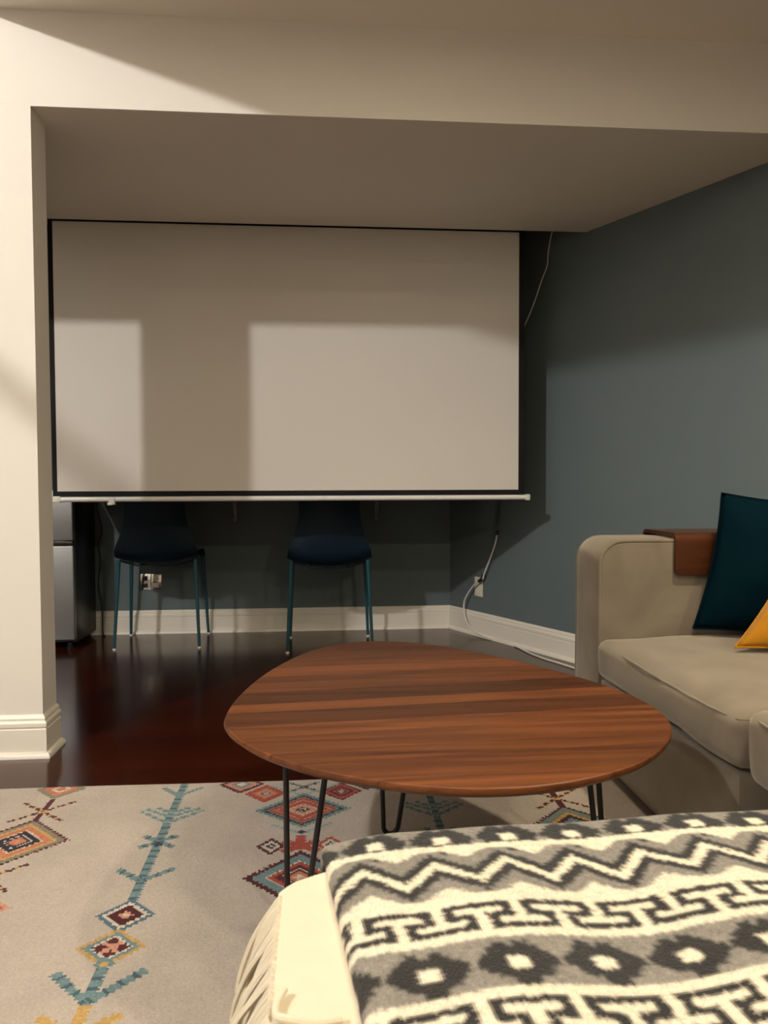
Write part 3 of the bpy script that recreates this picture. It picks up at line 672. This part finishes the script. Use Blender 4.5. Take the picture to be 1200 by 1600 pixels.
# ------------------------------------------------------------------ throw: folded wool blanket, fringed cream end showing beneath
throw = thing('throw_blanket', 'grey and cream geometric wool throw with a fringed cream end over the ottoman', 'blanket', (0, 0, 0))
def left_edge(y): return 0.0367-0.112*(y-0.586)
YFAR = 0.940
def ripple(x, y):
    q = x+0.10*(0.65-y)
    fade = 1-smoothstep(0.74, 0.88, y)
    return 0.0055*math.cos((q-0.165)*2*math.pi/0.265)*(0.25+0.75*fade)*smoothstep(0.05, 0.12, q)+0.0012*noise.noise(Vector((x*14, y*14, 2)))
DU = 0.0026
su = np.arange(-0.030, 0.80, DU); sv = np.arange(0.15, 1.06, DU)     # arc lengths: across from the fold, and away from the viewer
mu_, mv_ = len(su), len(sv)
BV = np.zeros((mv_+0, mu_, 3))
TOP = 0.4675
for j, s in enumerate(sv):
    for i, q in enumerate(su):
        y = s; zf = 0.0; slope = 0.048
        # roll over the far edge
        x_flat = q
        yb = s
        R_ = 0.030; yl = YFAR-0.022
        if s > yl:
            a = (s-yl)/R_
            if a < math.pi/2: yb = yl+R_*math.sin(a); zf = -R_*(1-math.cos(a))
            else: yb = yl+R_; zf = -R_-(s-yl-R_*math.pi/2)
        xe = left_edge(min(yb, yl+.02)); r2 = 0.013
        if q >= 0: x = xe+r2+q; dz = 0.0
        else:
            a = -q/r2
            if a < math.pi: x = xe+r2-r2*math.sin(a); dz = -r2*(1-math.cos(a))
            else: x = xe+r2+(-q-math.pi*r2)*0.5; dz = -2*r2
        dz -= 0.0045*math.exp(-max(q, 0)/0.025)
        dz -= 0.004*(1-smoothstep(0.0, 0.10, q))**2*smoothstep(0.80, 0.93, yb)
        yy = yb+slope*(x-0.25)*smoothstep(0.3, 0.6, yb)
        BV[j, i] = (x, yy, TOP+zf+dz+ripple(x, min(yb, yl))*(1 if zf == 0 else max(0, 1+zf/R_)))
vis_u = (su[:-1]+su[1:])/2; vis_v = (sv[:-1]+sv[1:])/2
Cx = (BV[:-1, :-1, 0]+BV[1:, 1:, 0])/2; VV = np.repeat(vis_v[:, None], mu_-1, 1)
UU = np.where(np.repeat(vis_u[None, :], mv_-1, 0) >= 0, np.repeat(vis_u[None, :], mv_-1, 0), np.repeat(vis_u[None, :], mv_-1, 0)) + 0.010+left_edge(0.65)
GR = np.array([.225, .205, .172], np.float32); DK = np.array([.023, .021, .019], np.float32); CW = np.array([.74, .66, .50], np.float32)
PAT = np.tile(GR, (mv_-1, mu_-1, 1)).astype(np.float32); PER = 0.0815
PAT *= (1+rng.normal(0, .16, (mv_-1, mu_-1, 1))).astype(np.float32)
jit = rng.normal(0, .0011, UU.shape); jv = rng.normal(0, .0009, UU.shape)
Uj, Vj = UU+jit, VV+jv
def pp(mask, c): PAT[mask] = c*(1+rng.normal(0, .09 if c is CW else .2, (int(mask.sum()), 1)))
def band(v0, v1, c): pp((Vj > v0) & (Vj < v1), c)
FLW = ["...##.##...", "..#######..", ".#########.", "####...####", "####...####", ".#########.", "..#######..", "....###....", "....###...."]
def flowers(vc, phase=0.009, flip=1, cu=0.0070, cv=0.0074):
    ph = ((Uj-phase+PER/2) % PER)-PER/2
    ci = np.floor(ph/cu+5.5).astype(int); cj = np.floor(-(Vj-vc)*flip/cv+4.0).astype(int)
    ok = (ci >= 0) & (ci < 11) & (cj >= 0) & (cj < 9)
    A = np.array([[ch == '#' for ch in r_] for r_ in FLW]); m = np.zeros_like(ok); m[ok] = A[cj[ok], ci[ok]]
    pp(m, DK)
    pp((np.abs(ph) < 0.0095) & (np.abs(Vj-vc+0.002*flip) < 0.0085), CW)
def key(v0, v1, phase):
    """running T-key: dark meander on a cream ground between v0 (near) and v1 (far)"""
    band(v0-0.0125, v1+0.0125, CW)
    u8 = ((Uj-phase) % PER)/PER*8.0                  # 0..8
    d0 = np.minimum(u8, 8-u8)                        # distance from the upright stem
    d1 = np.abs(u8-4)                                # distance from the hanging stem
    h = (v1-Vj)/(v1-v0)                              # 0 far .. 1 near
    r_ = np.floor(h*5).astype(int)
    m = np.zeros_like(Uj, bool)
    m |= (r_ == 0) & (d1 > .55)
    m |= (r_ == 1) & (d0 > 2.4) & (d1 > .55)
    m |= (r_ == 2) & (d0 > .55) & (d1 > .55)
    m |= (r_ == 3) & (d0 > .55) & (d1 > 2.4)
    m |= (r_ == 4) & (d0 > .55)
    pp(m & (h >= 0) & (h < 1), DK)
def zigzag(v0, v1, phase):
    amp = 0.041; stp = PER/14
    us = np.floor((Uj-phase)/stp)*stp
    tri = np.abs(((us) % PER)/PER*2-1)               # 1 at phase, 0 half-way
    c = v0+0.0295+tri*amp
    for off, hw, col in ((0, 0.0255, DK), (0, 0.0080, CW)):
        pp((np.abs(Vj-c-off) < hw), col)
    t3 = np.abs((us % PER)/PER*2-1)
    pp((Vj > v1-0.002-0.019*np.maximum(0, (1-t3)*1.5-.5)) & (Vj < v1+.004), CW)
    pp((Vj < v0+0.001+0.019*np.maximum(0, t3*1.5-.5)) & (Vj > v0-.004), CW)
flowers(0.897, 0.005)
band(0.872, 0.882, CW)
zigzag(0.768, 0.872, 0.2228)
key(0.7045, 0.7515, 0.243)
flowers(0.654, 0.009)
key(0.560, 0.6075, 0.243)
zigzag(0.430, 0.545, 0.22); flowers(0.39); key(0.29, 0.335, 0.243); flowers(0.24)
flowers(1.0, 0.005)
# soften the woven edges a little (yarn fuzz)
for _ in range(1):
    K = PAT.copy(); K[1:-1, 1:-1] = (PAT[1:-1, 1:-1]*2+PAT[:-2, 1:-1]+PAT[2:, 1:-1]+PAT[1:-1, :-2]+PAT[1:-1, 2:])/6; PAT = K
idx = np.arange(mv_*mu_).reshape(mv_, mu_)
quads = np.stack([idx[:-1, :-1], idx[:-1, 1:], idx[1:, 1:], idx[1:, :-1]], -1).reshape(-1, 4)
link('patterned_layer', grid_mesh('patterned_layer', BV.reshape(-1, 3), quads, np.clip(PAT, 0, 1)), WOOLM, throw)
# cream end: lies flat, bends down over the left side of the ottoman
CT = 0.4475
def cream_pt(d, y):
    """d = arc length to the left of x = 0.07"""
    x0 = 0.07; flat = 0.104+0.006*math.sin((y-0.5)*7); R_ = 0.03
    if d < flat: return Vector((x0-d, y, CT+0.0012*noise.noise(Vector((d*20, y*20, 1)))))
    a = (d-flat)/R_
    if a < 1.15: return Vector((x0-flat-R_*math.sin(a), y, CT-R_*(1-math.cos(a))))
    e = d-flat-R_*1.15; a = 1.15
    return Vector((x0-flat-R_*math.sin(a)-math.cos(a)*e, y, CT-R_*(1-math.cos(a))-math.sin(a)*e))
bm = bmesh.new(); ND, NYc = 26, 60; DEND = 0.119; G = []
for j in range(NYc+1):
    row = []
    for i in range(ND+1):
        d = DEND*i/ND; yfar = 0.876-0.50*max(0, d-0.05)-0.6*max(0, d-0.100)
        y = 0.14+(yfar-0.14)*j/NYc
        row.append(bm.verts.new(cream_pt(d, y)))
    G.append(row)
for j in range(NYc):
    for i in range(ND): bm.faces.new((G[j][i], G[j][i+1], G[j+1][i+1], G[j+1][i]))
bmesh.ops.recalc_face_normals(bm, faces=bm.faces); bmesh.ops.solidify(bm, geom=bm.faces[:], thickness=0.004)
fe = from_bm('fringed_end', bm, CREAM, throw, sharp=50)
y = 0.818
while y > 0.15:
    p0 = cream_pt(DEND-.004, y)+Vector((0.0, 0, 0.001)); L = random.uniform(0.08, 0.125); sw = random.uniform(-.018, .018); out = random.uniform(0.006, 0.030)
    pts = [p0, p0+Vector((-.013, sw*.15, -L*.17)), p0+Vector((-.022-out*.4, sw*.4, -L*.45)), p0+Vector((-.026-out*.8, sw*.8, -L*.78)), p0+Vector((-.026-out, sw, -L))]
    bm = bmesh.new(); add_tube(bm, smooth_path(pts, 4), lambda q: 0.0036*(1-.25*q), 6); from_bm('tassel', bm, CREAM, throw)
    y -= random.uniform(0.0085, 0.0115)
bm = bmesh.new(); add_tube(bm, smooth_path([(-0.034, 0.656, 0.4545), (-0.040, 0.640, 0.4535), (-0.040, 0.626, 0.4535), (-0.033, 0.620, 0.4545), (-0.008, 0.616, 0.4525), (0.016, 0.618, 0.4525)], 6), 0.0034, 8); from_bm('tassel', bm, CREAM, throw)
